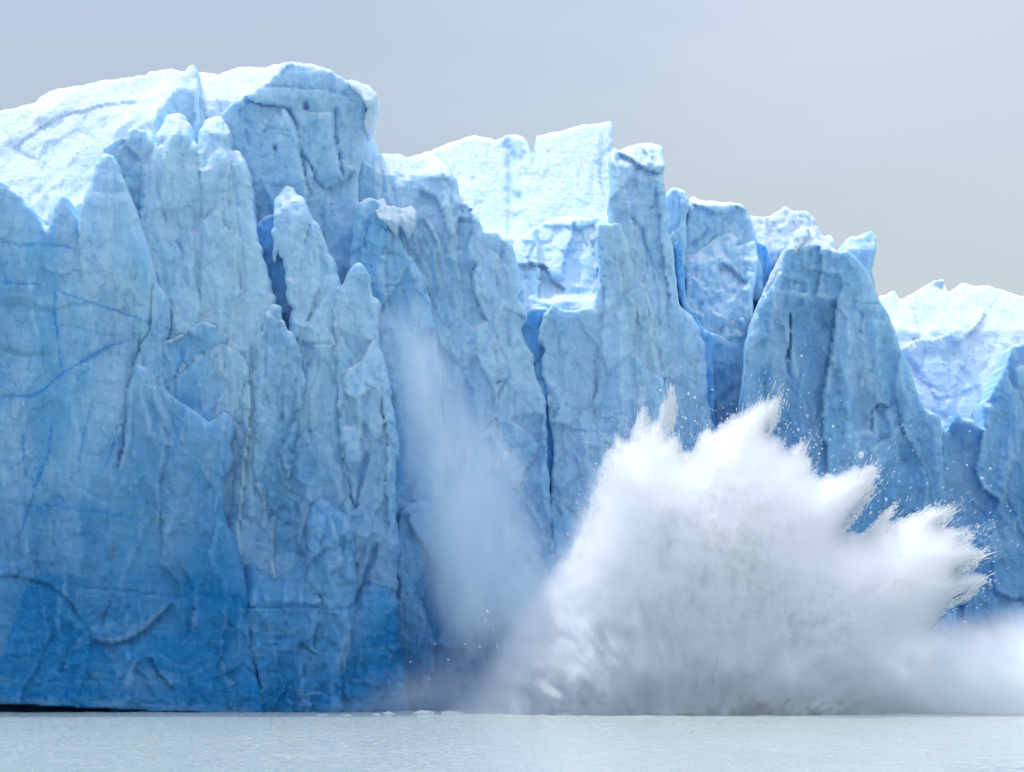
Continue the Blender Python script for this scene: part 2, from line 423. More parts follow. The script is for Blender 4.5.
crest = ice('ice_crest', [(60, 300), (96, 190), (105, 148), (114, 139), (124, 137), (128, 128), (135, 124), (146, 129), (152, 138), (166, 165), (178, 260), (180, 420), (60, 420)], 405, M_ICE, jag=1.6, snow=.35, R=8, flute=.5, facet=.5, thick=10, yaw=.25,
    strokes=[('s', [(124, 137), (130, 150), (141, 160)], .8, 5), ('c', [(125, 175), (150, 182), (160, 186)], .4, 2)])
tag(crest, 'small blue shaded ice crest between the front pinnacle and the twin horned pillar', 'ice crest')

dome = ice('ice_dome', [(283, 63), (300, 63), (317, 65), (332, 71), (345, 80), (355, 84), (362, 92), (366, 104), (368, 118), (365, 133), (362, 154), (359, 170), (358, 195), (359, 221), (362, 262), (370, 330), (370, 480), (190, 480), (205, 200), (212, 140), (222, 114), (232, 104), (244, 97), (256, 88), (267, 81), (275, 72)],
           411, M_ICE, snow=.3, R=7, thick=40, flute=.35, facet=.3, tilt=[(62, .9), (74, -.1), (96, -.6), (110, 0), (330, -2)],
           strokes=[('s', [(244, 97), (262, 104), (283, 107)], .8, 10), ('s', [(283, 107), (296, 125), (299, 140), (300, 151), (304, 175), (311, 197)], -1.0, 9),
                    ('c', [(240, 98), (262, 105), (283, 107), (292, 118), (297, 130), (300, 151), (304, 175), (311, 199)], 2.2, 3.0), ('c', [(299, 155), (307, 159), (312, 166), (316, 178), (325, 191)], 1.8, 2.4),
                    ('s', [(335, 112), (335, 138), (339, 158), (343, 178)], -1.2, 9), ('c', [(335, 106), (334, 125), (335, 142), (339, 158), (343, 178)], 2.0, 3.2), ('h', [(306, 103), (306, 107)], 1.8, 3.2), ('h', [(276, 147), (276, 150)], 1.2, 2), ('c', [(245, 128), (248, 138), (249, 156)], 1.2, 2.4),
                    ('c', [(258, 86), (290, 87), (325, 89), (345, 94), (358, 104)], .7, 2.2), ('c', [(240, 120), (265, 126), (292, 132)], .6, 2), ('c', [(250, 128), (275, 133), (293, 138)], .5, 1.6), ('s', [(324, 190), (333, 186), (345, 178), (355, 170)], 1.0, 10)])
ice('snow_shoulder', [(196, 110), (197, 82), (203, 74), (218, 74), (232, 70), (247, 67), (265, 66), (283, 62), (292, 64), (300, 90), (280, 130), (225, 150), (198, 150)], 413, M_ICE, dome, R=8, thick=30, flute=.1, facet=.25, lump=.15, lump_s=2.5, snow=.85, tilt=[(62, 9), (100, 2), (150, -2)], yaw=-.15)
tag(dome, 'tall rounded ice dome, highest point of the cliff, cracked blue face and snowy brow', 'ice tower')
ice('snow_brow', [(346, 84), (349, 79), (356, 78), (363, 81), (369, 86), (376, 95), (377, 106), (373, 116), (371, 127), (366, 134), (363, 130), (364, 118), (364, 104), (358, 93)], 409, M_ICE, dome, R=5, flute=.1, facet=.3, lump=.8, lump_s=1.1, thick=8, snow=.9, tilt=[(78, 2), (100, 0), (134, 1)], yaw=.2, jag=2.2)
ice('blue_core', [(255, 225), (275, 215), (290, 240), (296, 300), (296, 345), (262, 345)], 405.6, M_DEEP, dome, R=3, flute=.3, facet=.5, thick=4, yaw=-.25, rough=1.5)

should = ice('ice_shoulder', [(350, 150), (361, 157), (371, 164), (379, 182), (380, 195), (384, 230), (384, 300), (350, 300)], 413.5, M_ICE, R=8, thick=12, flute=.3, facet=.3)
tag(should, 'narrow rounded blue ice shoulder tucked behind the right edge of the tall dome', 'ice shoulder')

horn = ice('ice_pillar', [(112, 330), (130, 240), (140, 185), (144, 162), (155, 138), (166, 120), (179, 114), (189, 123), (196, 140), (199, 150), (196, 136), (207, 119), (220, 116), (228, 125), (229, 148), (236, 151), (242, 155), (247, 164), (251, 185), (253, 215), (258, 235), (263, 258), (270, 284), (277, 310), (282, 400), (285, 640), (282, B_), (112, B_)],
           404, M_ICE, snow=.52, dz=0, jag=1.6, R=13, thick=16, flute=.9, facet=.5, foot=3, yaw=.05, tilt=[(114, 4.5), (135, 2.0), (170, .4), (330, -.5)],
           strokes=[('c', [(156, 175), (158, 195), (166, 220), (163, 230)], 1.0, 2.6), ('c', [(176, 240), (182, 250), (185, 262)], 1.2, 2.5), ('s', [(197, 150), (202, 190), (203, 230), (200, 300)], .9, 9), ('s', [(230, 150), (228, 200), (236, 240), (240, 300)], -.8, 8),
                    ('c', [(232, 170), (238, 210), (244, 260), (247, 300)], .6, 2), ('c', [(222, 288), (228, 305)], .5, 2), ('s', [(214, 340), (246, 360), (250, 420), (244, 478), (240, 530), (243, 600)], -1.2, 12),
                    ('c', [(263, 325), (266, 350), (267, 378)], 1.2, 1.8), ('r', [(256, 370), (258, 420), (252, 470), (250, 520)], 1.0, 12), ('c', [(268, 440), (265, 470), (268, 510), (270, 560)], .9, 2.2)])
tag(horn, 'pale fluted ice pillar with two blunt horns on top, left of the tall dome', 'ice pillar')
ice('banded_lobe', [(150, 345), (170, 340), (186, 332), (201, 322), (212, 325), (225, 334), (235, 342), (243, 356), (256, 369), (258, 382), (250, 405), (240, 450), (236, 520), (232, B_), (140, B_), (140, 420)], 401.5, M_ICE, horn, R=11, flute=.35, facet=.4, thick=8, foot=2.5, yaw=.15,
    strokes=[('c', [(180, 346), (181, 362), (176, 380)], .9, 3), ('s', [(166, 345), (182, 338), (186, 330)], .8, 4), ('s', [(233, 338), (238, 352), (248, 366)], .6, 4)])

slab = ice('ice_slab', [(-160, 160), (-60, 175), (0, 182), (15, 189), (26, 200), (39, 216), (48, 226), (53, 207), (62, 193), (70, 203), (78, 220), (82, 240), (100, 262), (140, 262), (153, 277), (160, 288), (167, 301), (168, 321), (163, 344), (162, 369), (166, 388), (181, 402), (197, 412), (209, 422), (222, 412), (230, 414), (236, 425), (231, 440), (229, 448), (233, 460), (225, 478), (223, 501), (225, 521), (236, 540), (246, 580), (252, 640), (254, B_), (-160, B_)],
           399.5, M_ICE, R=12, thick=14, dz=6, chip=.6, flute=.5, facet=.3, foot=2.5, undercut=(-20, 215, 703, 7), tilt=[(185, 1.5), (260, 0)],
           strokes=[('v', [(53, 288), (55, 320), (62, 369)], .9, 1.5), ('v', [(-20, 398), (35, 394), (50, 383), (65, 372), (85, 360), (95, 354), (115, 344), (142, 336)], .8, 1.6), ('h', [(78, 364), (96, 352)], .25, 3),
                    ('v', [(54, 289), (85, 301), (120, 313), (150, 321)], .65, 1.7), ('v', [(0, 282), (42, 284)], .7, 1.4), ('v', [(0, 241), (30, 246), (47, 244), (75, 249)], .6, 1.5), ('v', [(50, 322), (92, 332), (125, 335)], .45, 1.4),
                    ('s', [(154, 280), (152, 300), (150, 325), (136, 358), (128, 390), (126, 430), (116, 478)], .9, 14), ('c', [(150, 325), (136, 358), (128, 390), (126, 430), (116, 478)], .8, 1.4),
                    ('c', [(53, 420), (48, 450), (40, 475), (32, 500), (20, 535)], .5, 1.5), ('v', [(53, 420), (48, 450), (38, 480), (30, 505), (18, 540)], .7, 1.4), ('v', [(24, 430), (25, 480)], .5, 1.2), ('v', [(92, 402), (83, 440), (78, 475)], .5, 1.2), ('v', [(118, 425), (108, 460), (104, 470)], .7, 1.4),
                    ('r', [(140, 365), (143, 400), (150, 440)], .7, 8), ('r', [(152, 350), (150, 385), (160, 410), (170, 430)], .6, 7), ('s', [(164, 420), (166, 450), (160, 480), (160, 525)], -.5, 8),
                    ('v', [(160, 526), (190, 524), (225, 520)], .5, 1.5), ('v', [(0, 500), (30, 506), (60, 507), (120, 516), (150, 520)], .5, 1.4), ('s', [(-10, 573), (24, 577), (50, 585), (70, 600), (82, 622)], .45, 8), ('s', [(92, 640), (112, 643), (134, 636), (156, 620), (172, 604)], .8, 10), ('c', [(0, 574), (24, 577), (50, 585)], .5, 2), ('c', [(70, 586), (120, 590), (170, 596), (215, 597)], .6, 1.8), ('s', [(150, 655), (160, 675), (176, 690)], .6, 8), ('c', [(53, 540), (57, 556), (50, 570)], .6, 2), ('c', [(110, 605), (103, 622), (98, 638)], .6, 2),
                    ('s', [(180, 560), (190, 580), (195, 600), (190, 630), (180, 645)], .6, 6), ('s', [(84, 632), (70, 650), (62, 675)], .5, 8), ('c', [(75, 665), (72, 690), (62, 702)], .8, 2.4), ('c', [(172, 660), (174, 690), (172, 705)], .5, 2)])
tag(slab, 'broad shaded ice slab at the left edge crossed by thin blue cracks, dark notch below', 'ice slab')
ice('pinnacle', [(79, 240), (80, 206), (88, 185), (98, 165), (104, 155), (114, 160), (122, 175), (130, 195), (137, 216), (143, 238), (149, 256), (153, 277), (152, 320), (140, 360), (110, 370), (88, 330)], 398.6, M_ICE, slab, snow=.15, chip=.5, R=11, flute=.15, facet=.2, thick=9, bev=.8,
    tilt=[(155, 2.5), (200, .6), (260, 0), (330, 1), (370, 3.2)], strokes=[('v', [(92, 304), (120, 313), (150, 322)], .6, 1.6)])

spire = ice('ice_spire', [(274, 260), (274, 216), (278, 200), (287, 185), (294, 187), (298, 195), (303, 199), (307, 205), (313, 219), (323, 233), (332, 256), (340, 277), (344, 302), (341, 313), (338, 331), (342, 344), (346, 367), (350, 420), (352, 560), (352, B_), (270, B_), (280, 420), (290, 330), (284, 269), (278, 245)],
            402.5, M_ICE, snow=.35, jag=1.9, R=11, thick=9, flute=.7, facet=.5, foot=2.5, tilt=[(185, 3), (215, .8), (300, 0)],
            strokes=[('c', [(300, 343), (318, 343), (331, 344)], .9, 2.5), ('s', [(313, 225), (320, 260), (318, 290), (303, 330), (298, 350)], -.7, 10), ('c', [(313, 250), (317, 265)], .5, 2), ('s', [(334, 345), (342, 380), (340, 420), (345, 470)], .8, 6), ('c', [(272, 440), (269, 480), (270, 520), (271, 560)], .8, 2), ('v', [(295, 474), (320, 480), (333, 482)], .6, 1.3),
                     ('c', [(297, 500), (297, 530), (300, 548)], .8, 3)])
tag(spire, 'tall slender ice spire with knobbly tip standing before the dome', 'ice spire')
ice('ridge', [(262, 330), (268, 308), (276, 303), (281, 306), (287, 328), (300, 350), (306, 380), (302, 410), (296, 440), (292, 500), (286, B_), (256, B_), (254, 420)], 401.2, M_ICE, spire, snow=.25, jag=2, R=10, flute=.6, facet=.9, thick=7, foot=2.4, rough=2.0,
    strokes=[('c', [(283, 395), (283, 420)], 1.0, 2.4), ('c', [(266, 330), (266, 378)], .8, 1.8)])
ice('lobe', [(334, 330), (340, 290), (350, 272), (358, 264), (366, 270), (371, 295), (380, 302), (378, 316), (380, 340), (385, 366), (391, 392), (396, 430), (394, 470), (396, 520), (399, 550), (396, 600), (388, 650), (384, B_), (338, B_), (340, 480), (338, 400)], 402, M_ICE, spire, snow=.3, jag=1.8, R=12, flute=.7, facet=.6, thick=14, foot=2.5, yaw=.1,
    strokes=[('s', [(371, 340), (362, 360), (347, 370), (345, 392), (356, 400), (358, 430)], 1.3, 10), ('s', [(378, 388), (364, 396), (362, 430), (360, 470)], -1.2, 8), ('s', [(380, 395), (388, 440), (386, 480), (390, 530)], .8, 6),
             ('c', [(342, 442), (345, 475), (354, 508), (361, 480), (367, 450)], 2.2, 4.5), ('c', [(378, 545), (366, 575), (362, 600)], 2.4, 4), ('c', [(362, 600), (358, 620)], 1.2, 2.5), ('c', [(365, 505), (385, 503)], .4, 1.6)])
bould = ice('ice_block', [(306, 560), (306, 520), (311, 503), (318, 497), (327, 499), (335, 507), (346, 513), (353, 520), (356, 560), (354, 620), (350, B_), (296, B_), (300, 620)], 398.8, M_ICE, R=16, flute=.5, facet=.8, thick=5, foot=2.2,
    tilt=[(497, 2.5), (530, .5), (600, 0)], strokes=[('c', [(313, 525), (316, 540), (322, 545)], .6, 2.2), ('s', [(330, 510), (338, 540), (345, 570)], -.6, 6), ('c', [(236, 606), (290, 608), (352, 610)], .5, 1.6)])
tag(bould, 'rounded pale ice block bulging from the foot of the cliff below the slender spire', 'ice block')

apron = ice('ice_apron', [(196, 735), (205, 690), (218, 640), (226, 610), (238, 566), (250, 548), (262, 552), (274, 572), (286, 566), (294, 548), (303, 544), (318, 548), (338, 556), (350, 600), (362, 590), (376, 566), (388, 560), (396, 590), (400, 640), (402, 735)],
            398.4, M_ICE, dz=2, R=30, chip=.7, flute=.7, facet=.7, thick=6, tilt=[(545, 4.5), (600, .8), (650, 0), (710, -1)], rough=1.8, jag=1.6,
            strokes=[('c', [(234, 606), (270, 608), (300, 606), (352, 610)], .9, 2.4), ('s', [(226, 640), (250, 650), (262, 690)], .8, 8), ('c', [(232, 640), (238, 660), (236, 690)], .8, 2), ('s', [(300, 640), (320, 660), (330, 700)], .7, 8), ('s', [(350, 620), (345, 660), (352, 700)], -.7, 8), ('c', [(255, 575), (262, 600), (264, 606)], 1.0, 2.5)])
tag(apron, 'low rough apron of broken blue ice at the waterline joining the feet of the pillars', 'ice apron')

face = ice('ice_facet', [(350, 260), (358, 205), (366, 198), (376, 200), (386, 214), (394, 230), (408, 254), (419, 270), (428, 296), (436, 331), (440, 360), (441, 420), (446, 520), (450, B_), (360, B_), (360, 420)], 407, M_ICE, R=10, thick=10, flute=.5, facet=.5, yaw=-.05, foot=4,
    strokes=[('s', [(393, 232), (386, 256), (384, 290), (392, 330)], -.8, 8), ('c', [(362, 225), (368, 222), (364, 250)], 1.2, 3), ('c', [(364, 285), (385, 286), (420, 280)], .4, 2), ('c', [(403, 505), (418, 502), (435, 503)], .8, 2)])
tag(face, 'triangular shaded ice facet right of the left massif, its foot lost in falling powder', 'ice facet')
ice('snow_cornice', [(356, 204), (364, 198), (372, 197), (378, 199), (383, 196), (388, 203), (395, 201), (402, 206), (411, 204), (415, 212), (412, 224), (406, 234), (400, 228), (396, 236), (390, 228), (384, 220), (374, 212), (362, 208)], 404.4, M_ICE, face, g=1.2, R=4, bev=.7, flute=.2, facet=.4, lump=1.3, lump_s=.75, rough=1.6, thick=2, snow=1.0, tilt=[(196, 3.2), (220, 0), (236, 1)], jag=2.6)

ramp = ice('ice_ramp', [(394, 540), (400, 516), (408, 506), (420, 502), (434, 504), (441, 519), (454, 546), (478, 574), (502, 604), (522, 650), (534, B_), (392, B_)], 402.5, M_ICE, R=14, thick=6, flute=.5, facet=.7, chip=1.2, snow=.25, jag=1.6, tilt=[(500, 3), (540, .8), (620, 0)],
    strokes=[('c', [(404, 520), (412, 512), (436, 510)], 1.0, 2.5), ('s', [(408, 512), (412, 530), (424, 545), (440, 575), (452, 592)], 1.2, 8), ('c', [(428, 545), (444, 572), (452, 590)], 1.2, 3)])
tag(ramp, 'low rough ice ramp at the bottom of the gully behind the falling powder', 'ice ramp')

massif = ice('ice_buttress', [(372, 200), (372, 164), (380, 154), (399, 153), (407, 158), (425, 154), (438, 158), (449, 169), (457, 178), (460, 193), (469, 203), (477, 215), (485, 229), (496, 231), (508, 238), (514, 246), (517, 263), (520, 287), (518, 298), (525, 307), (527, 318), (523, 331), (528, 346), (534, 357), (534, 370), (540, 385), (545, 402), (547, 440), (550, 500), (552, B_), (380, B_), (378, 300)],
             412, M_ICE, dz=-10, snow=.42, R=12, thick=20, flute=.8, facet=.75, foot=6, yaw=-.08, tilt=[(150, 7), (175, 3), (215, 1.2), (300, 0)],
             strokes=[('s', [(438, 162), (449, 190), (452, 215), (460, 250)], -1.2, 12), ('s', [(418, 190), (436, 196), (444, 220), (452, 240)], 1.2, 10), ('c', [(450, 238), (445, 246), (446, 254)], 1.0, 2.2), ('s', [(476, 262), (473, 285), (480, 310), (488, 322)], 1.4, 8), ('c', [(476, 262), (473, 285), (482, 312), (488, 322)], .9, 2),
                      ('s', [(470, 205), (472, 230), (466, 255)], .8, 8), ('c', [(462, 250), (464, 262)], .7, 2), ('c', [(488, 246), (500, 254), (510, 268)], .7, 3), ('s', [(430, 222), (440, 240), (436, 262), (442, 290)], -.8, 7), ('c', [(455, 282), (466, 283)], .7, 2.2), ('c', [(492, 330), (500, 345), (508, 360)], .9, 2.4), ('c', [(482, 355), (490, 335)], .7, 2),
                      ('c', [(492, 385), (506, 380), (500, 392), (494, 402)], 1.5, 3), ('s', [(420, 216), (432, 235), (440, 255)], .7, 5), ('c', [(515, 390), (514, 420)], .8, 1.8)])
tag(massif, 'jagged shaded ice buttress with many small fractures, between the dome and the pale tower', 'ice buttress')

tower = ice('ice_tower', [(395, 175), (400, 158), (408, 158), (434, 149), (452, 141), (473, 136), (491, 138), (497, 141), (509, 135), (522, 135), (527, 140), (529, 147), (533, 153), (535, 140), (537, 136), (555, 132), (576, 127), (594, 123), (605, 122), (612, 122), (613, 150), (617, 180), (626, 220), (630, 300), (630, 420), (480, 420), (420, 300)],
            424, M_ICE, R=8, thick=30, flute=.3, facet=.25, chip=.5, rough=.7, snow=.6, yaw=0, low=.5, tilt=[(120, 16), (240, 0), (400, -3)],
            strokes=[('c', [(506, 136), (511, 160), (512, 200), (510, 240)], 2.2, 7), ('c', [(522, 150), (521, 200), (519, 240)], 1.0, 6), ('c', [(604, 130), (601, 160), (604, 200)], .8, 4), ('c', [(475, 176), (474, 182)], .8, 1.6), ('c', [(533, 150), (533, 162), (531, 172)], 1.2, 2.4)])
tag(tower, 'pale sunlit square topped ice tower with a notch in its crest, centre of the cliff', 'ice tower')
bench = ice('sunlit_bench', [(505, 300), (508, 256), (514, 241), (524, 235), (545, 223), (558, 217), (576, 217), (596, 217), (607, 218), (620, 224), (624, 240), (620, 330), (505, 330)], 415, M_ICE, tower, R=8, thick=16, flute=.15, facet=.35, snow=.55, lump=.22, lump_s=2.5, tilt=[(215, 9), (262, 4), (310, 0)], yaw=-.1,
    strokes=[('s', [(574, 218), (570, 245), (563, 262), (562, 280)], -1.2, 10), ('s', [(518, 266), (530, 264), (543, 266), (553, 280), (565, 292)], 1.2, 8), ('s', [(604, 218), (596, 226), (598, 260), (599, 300)], 3.2, 14)])

hollow = ice('blue_hollow', [(517, 318), (530, 309), (549, 311), (556, 420), (562, B_), (544, B_), (541, 470), (538, 410), (530, 380), (520, 350)], 413.1, M_DEEP, massif, R=3, flute=.4, facet=.6, thick=4)
ocol = ice('ice_column', [(552, 440), (549, 415), (547, 394), (541, 374), (542, 358), (545, 350), (538, 341), (542, 326), (545, 313), (549, 311), (553, 305), (562, 310), (576, 310), (590, 306), (597, 296), (599, 262), (597, 236), (600, 224), (612, 222), (622, 224), (630, 250), (650, 300), (668, 420), (690, B_), (548, B_), (550, 520)], 412, M_ICE, dz=-10, snow=.42, R=9, thick=10, flute=.7, facet=.4, foot=8, yaw=.0,
    strokes=[('c', [(541, 375), (545, 392), (543, 405)], 1.6, 2.5), ('s', [(528, 300), (520, 320), (530, 345), (534, 370), (545, 395), (548, 420)], -1.2, 8), ('c', [(515, 340), (509, 358), (516, 374)], 1.6, 2.5), ('s', [(553, 305), (546, 325), (540, 345)], -1.4, 5),
             ('c', [(598, 350), (597, 385), (594, 405)], 1.1, 1.8), ('r', [(619, 310), (622, 370), (618, 440)], .8, 10), ('s', [(600, 230), (605, 300), (600, 360), (592, 430)], .7, 12), ('c', [(549, 405), (548, 435)], .8, 1.5), ('c', [(545, 428), (600, 432), (630, 428)], .4, 1.6), ('c', [(632, 400), (631, 440)], .9, 1.8), ('v', [(620, 388), (648, 384)], .6, 1.6),
             ('c', [(560, 330), (557, 350), (561, 360)], .7, 2), ('s', [(646, 398), (640, 425), (644, 470)], -.8, 6), ('c', [(516, 400), (514, 430), (518, 450)], .9, 2)])
tag(ocol, 'broad shaded blue ice column beneath the sunlit bench of the central tower', 'ice column')
ntow = ice('ice_pillar', [(610, 260), (611, 155), (614, 149), (619, 152), (628, 147), (644, 143), (655, 143), (663, 147), (666, 170), (663, 175), (665, 198), (669, 220), (667, 231), (672, 250), (675, 281), (682, 305), (694, 318), (701, 332), (707, 368), (709, 402), (714, 430), (720, 500), (720, B_), (620, B_), (622, 380)], 413.5, M_ICE, dz=-10, snow=.3, R=10, thick=7, flute=.8, facet=.4, foot=8, yaw=.08, tilt=[(143, 5), (165, 1.5), (200, .5), (300, 0)], 
    strokes=[('s', [(611, 150), (622, 175), (630, 205), (636, 240), (650, 330)], -1.6, 11), ('s', [(619, 152), (640, 165), (660, 174)], 1.0, 8), ('c', [(641, 226), (646, 245), (647, 275)], 1.0, 2.4), ('c', [(645, 240), (655, 280), (660, 330)], .8, 2), ('r', [(663, 330), (665, 380), (662, 420)], .6, 9), ('c', [(659, 330), (660, 350), (663, 385)], .8, 2.0), ('c', [(667, 300), (668, 330)], .6, 1.8), ('s', [(656, 180), (660, 220), (664, 260), (672, 310)], .8, 7), ('h', [(686, 335), (687, 350)], -.6, 5)])
tag(ntow, 'tall shaded ice pillar with single blunt snowy head right of the square topped tower', 'ice pillar')

lumps = ice('snow_mound', [(684, 350), (686, 290), (684, 262), (690, 256), (698, 250), (706, 246), (716, 238), (724, 232), (732, 232), (740, 239), (736, 246), (746, 243), (755, 242), (758, 258), (757, 274), (753, 305), (748, 335), (700, 345)], 418, M_ICE, R=7, thick=14, flute=.2, facet=.8, lump=.7, lump_s=1.35, rough=2.2, snow=.5, tilt=[(232, 5.2), (262, 2.6), (315, 0)], yaw=-.08,
    strokes=[('s', [(720, 262), (735, 270), (748, 285)], 1.0, 6), ('s', [(692, 275), (705, 285), (712, 300)], -.8, 6)])
tag(lumps, 'lumpy white snow mound in the saddle left of the deep blue crevasse', 'snow mound')
ice('back_block', [(676, 290), (684, 230), (688, 200), (692, 196), (700, 200), (709, 201), (725, 203), (740, 204), (745, 209), (749, 217), (754, 228), (758, 245), (760, 300)], 423, M_ICE, lumps, R=7, thick=16, flute=.3, facet=.7, snow=.45, tilt=[(196, 3.4), (206, 1.0), (260, 0), (300, -1)], yaw=.0,
    strokes=[('s', [(688, 203), (706, 207), (722, 214), (735, 206), (748, 214)], .7, 8), ('s', [(690, 245), (700, 236), (708, 228)], .7, 6), ('c', [(735, 232), (748, 222)], .6, 2)])
ice('side_block', [(655, 300), (664, 220), (666, 193), (670, 189), (678, 188), (685, 191), (688, 199), (686, 230), (684, 300)], 421, M_ICE, lumps, R=6, thick=14, flute=.2, facet=.6, lump=.3, lump_s=2.0, snow=.5, tilt=[(188, 3), (230, 1.4), (300, 0)], yaw=-.1)
ice('blue_crevasse', [(748, 252), (756, 243), (765, 244), (771, 270), (766, 310), (756, 330), (744, 350), (742, 330)], 423.2, M_DEEP, lumps, R=3, flute=.3, facet=.4, thick=6, yaw=.5)
lumps2 = ice('snow_knoll', [(740, 260), (748, 216), (761, 217), (771, 214), (779, 209), (786, 206), (793, 211), (807, 211), (815, 217), (820, 227), (824, 237), (829, 235), (834, 243), (838, 270), (800, 300), (764, 300), (760, 262)], 427, M_ICE, R=6, thick=16, flute=.15, facet=.5, lump=.7, lump_s=1.7, rough=1.8, snow=.95, tilt=[(205, 5), (250, 1), (300, 0)], yaw=-.1)
tag(lumps2, 'lumpy white snow knoll on the skyline above the right buttress', 'snow knoll')
ice('blue_cleft', [(672, 245), (682, 240), (688, 300), (702, 326), (712, 336), (714, 372), (717, 430), (730, 500), (735, B_), (705, B_), (700, 470)], 415.6, M_DEEP, lumps, R=3, flute=.4, facet=.6, thick=4)
tp = ice('ice_shard', [(700, 345), (704, 330), (716, 333), (728, 322), (742, 318), (750, 322), (753, 312), (750, 335), (744, 380), (738, 420), (730, 500), (730, B_), (705, B_), (712, 430), (710, 386), (708, 366)], 417.5, M_ICE, snow=.1, R=6, thick=8, flute=.4, facet=.4, foot=10, yaw=.2,
    strokes=[('s', [(717, 336), (722, 328), (734, 315)], 1.0, 4), ('c', [(712, 372), (713, 410), (714, 430)], 1.6, 2.5), ('c', [(721, 400), (736, 385)], .9, 2.4)])
tag(tp, 'narrow blue ice panel below the lumpy snow mound beside a thin dark crack', 'ice panel')

butt = ice('ice_buttress', [(735, 440), (743, 385), (748, 340), (756, 316), (761, 302), (768, 290), (774, 280), (784, 258), (790, 240), (796, 231), (808, 228), (814, 232), (820, 241), (827, 241), (832, 245), (838, 252), (846, 249), (853, 253), (861, 263), (872, 279), (879, 298), (892, 327), (905, 358), (914, 382), (924, 406), (940, 417), (942, 440), (946, 520), (950, B_), (715, B_), (728, 500)],
           412, M_ICE, snow=.1, R=10, thick=24, flute=.8, facet=.35, foot=6, tilt=[(228, 3.5), (250, .8), (300, 0)],
           strokes=[('c', [(791, 312), (790, 335), (788, 360)], 4.0, 2.0), ('c', [(788, 360), (790, 372), (793, 386)], 1.2, 2), ('c', [(803, 300), (793, 310)], 1.2, 2.4), ('s', [(838, 300), (834, 330), (828, 370), (823, 395), (824, 430), (830, 480)], 2.6, 9), ('c', [(838, 300), (834, 330), (828, 370), (823, 395)], .8, 2),
                    ('h', [(795, 282), (802, 284), (804, 292)], .9, 3), ('s', [(820, 245), (822, 270), (816, 300)], 1.0, 8), ('c', [(862, 310), (860, 335)], .9, 2.4), ('s', [(880, 405), (872, 410), (874, 432)], .9, 4), ('c', [(872, 408), (875, 435)], .8, 2), ('s', [(872, 410), (879, 402), (890, 406)], 1.0, 4), ('r', [(848, 330), (850, 400), (856, 470)], .7, 9), ('r', [(875, 320), (880, 380), (896, 440)], .8, 10), ('h', [(903, 445), (905, 460)], .9, 4), ('c', [(920, 490), (915, 510), (900, 520)], .8, 2), ('c', [(803, 365), (798, 388), (795, 395)], .7, 2), ('h', [(826, 310), (830, 325)], .6, 5), ('s', [(900, 350), (896, 390), (905, 430), (925, 470)], .8, 9)])
tag(butt, 'wide shaded ice buttress rising behind the splash, steep right edge and a long curved crack', 'ice buttress')
ice('snow_shoulder', [(754, 322), (759, 305), (766, 286), (774, 268), (786, 250), (796, 234), (803, 229), (810, 229), (806, 242), (796, 252), (790, 262), (787, 272), (778, 284), (768, 296)], 411.2, M_ICE, butt, R=5, flute=.1, facet=.4, lump=.4, lump_s=1.6, thick=8, snow=.95, tilt=[(228, 3.5), (260, 1.2), (322, 0)], yaw=-.5)
finq = ice('ice_fin', [(836, 270), (841, 247), (847, 241), (853, 238), (866, 234), (874, 234), (875, 252), (872, 270), (872, 300), (840, 300)], 420, M_ICE, R=6, thick=6, flute=.1, facet=.15, yaw=-.5, tilt=[(234, 2), (250, .5), (300, 0)], snow=.35, bev=.7)
tag(finq, 'small smooth translucent fin of ice standing alone on the right skyline', 'ice fin')

far = ice('snow_slope', [(868, 400), (872, 300), (879, 296), (885, 295), (894, 291), (900, 300), (908, 296), (926, 285), (934, 282), (944, 280), (947, 293), (954, 288), (962, 282), (978, 285), (993, 287), (1009, 291), (1023, 295), (1080, 292), (1200, 310), (1200, 470), (868, 470)], 447, M_ICE, R=7, thick=60, flute=.15, facet=.3, chip=.6, rough=.8, lump=.34, lump_s=3.6, snow=.95, low=1.0, tilt=[(280, 18), (330, 9), (430, 0)],
    strokes=[('s', [(944, 282), (940, 300), (930, 335)], 1.6, 8), ('s', [(900, 350), (915, 340), (935, 338), (960, 328)], -1.6, 10), ('s', [(985, 310), (975, 330), (955, 345)], -.8, 8)])
tag(far, 'dazzling white rough snow slope at the right edge behind the right buttress', 'snow slope')
farw = ice('ice_wall', [(925, 470), (938, 420), (944, 431), (949, 428), (957, 412), (963, 418), (972, 420), (979, 428), (985, 428), (982, 405), (989, 396), (1000, 376), (1009, 354), (1014, 346), (1026, 342), (1080, 352), (1200, 360), (1200, B_), (915, B_)], 439, M_ICE, R=8, thick=12, flute=.5, facet=.35, foot=6, snow=.2,
    strokes=[('s', [(985, 430), (978, 455), (976, 470), (984, 490), (1000, 500)], 1.6, 9), ('c', [(980, 404), (993, 402), (1002, 398)], 1.2, 2.4), ('c', [(946, 446), (950, 460)], .8, 2), ('c', [(986, 538), (996, 528), (1008, 522)], .9, 2), ('h', [(955, 432), (960, 442)], .8, 5), ('h', [(1021, 372), (1022, 382)], -1.5, 5), ('c', [(985, 500), (984, 520)], .6, 2), ('s', [(992, 590), (1010, 598), (1040, 596)], .6, 5)])
tag(farw, 'shaded blue ice wall at the far right edge beneath the dazzling snow slope', 'ice wall')

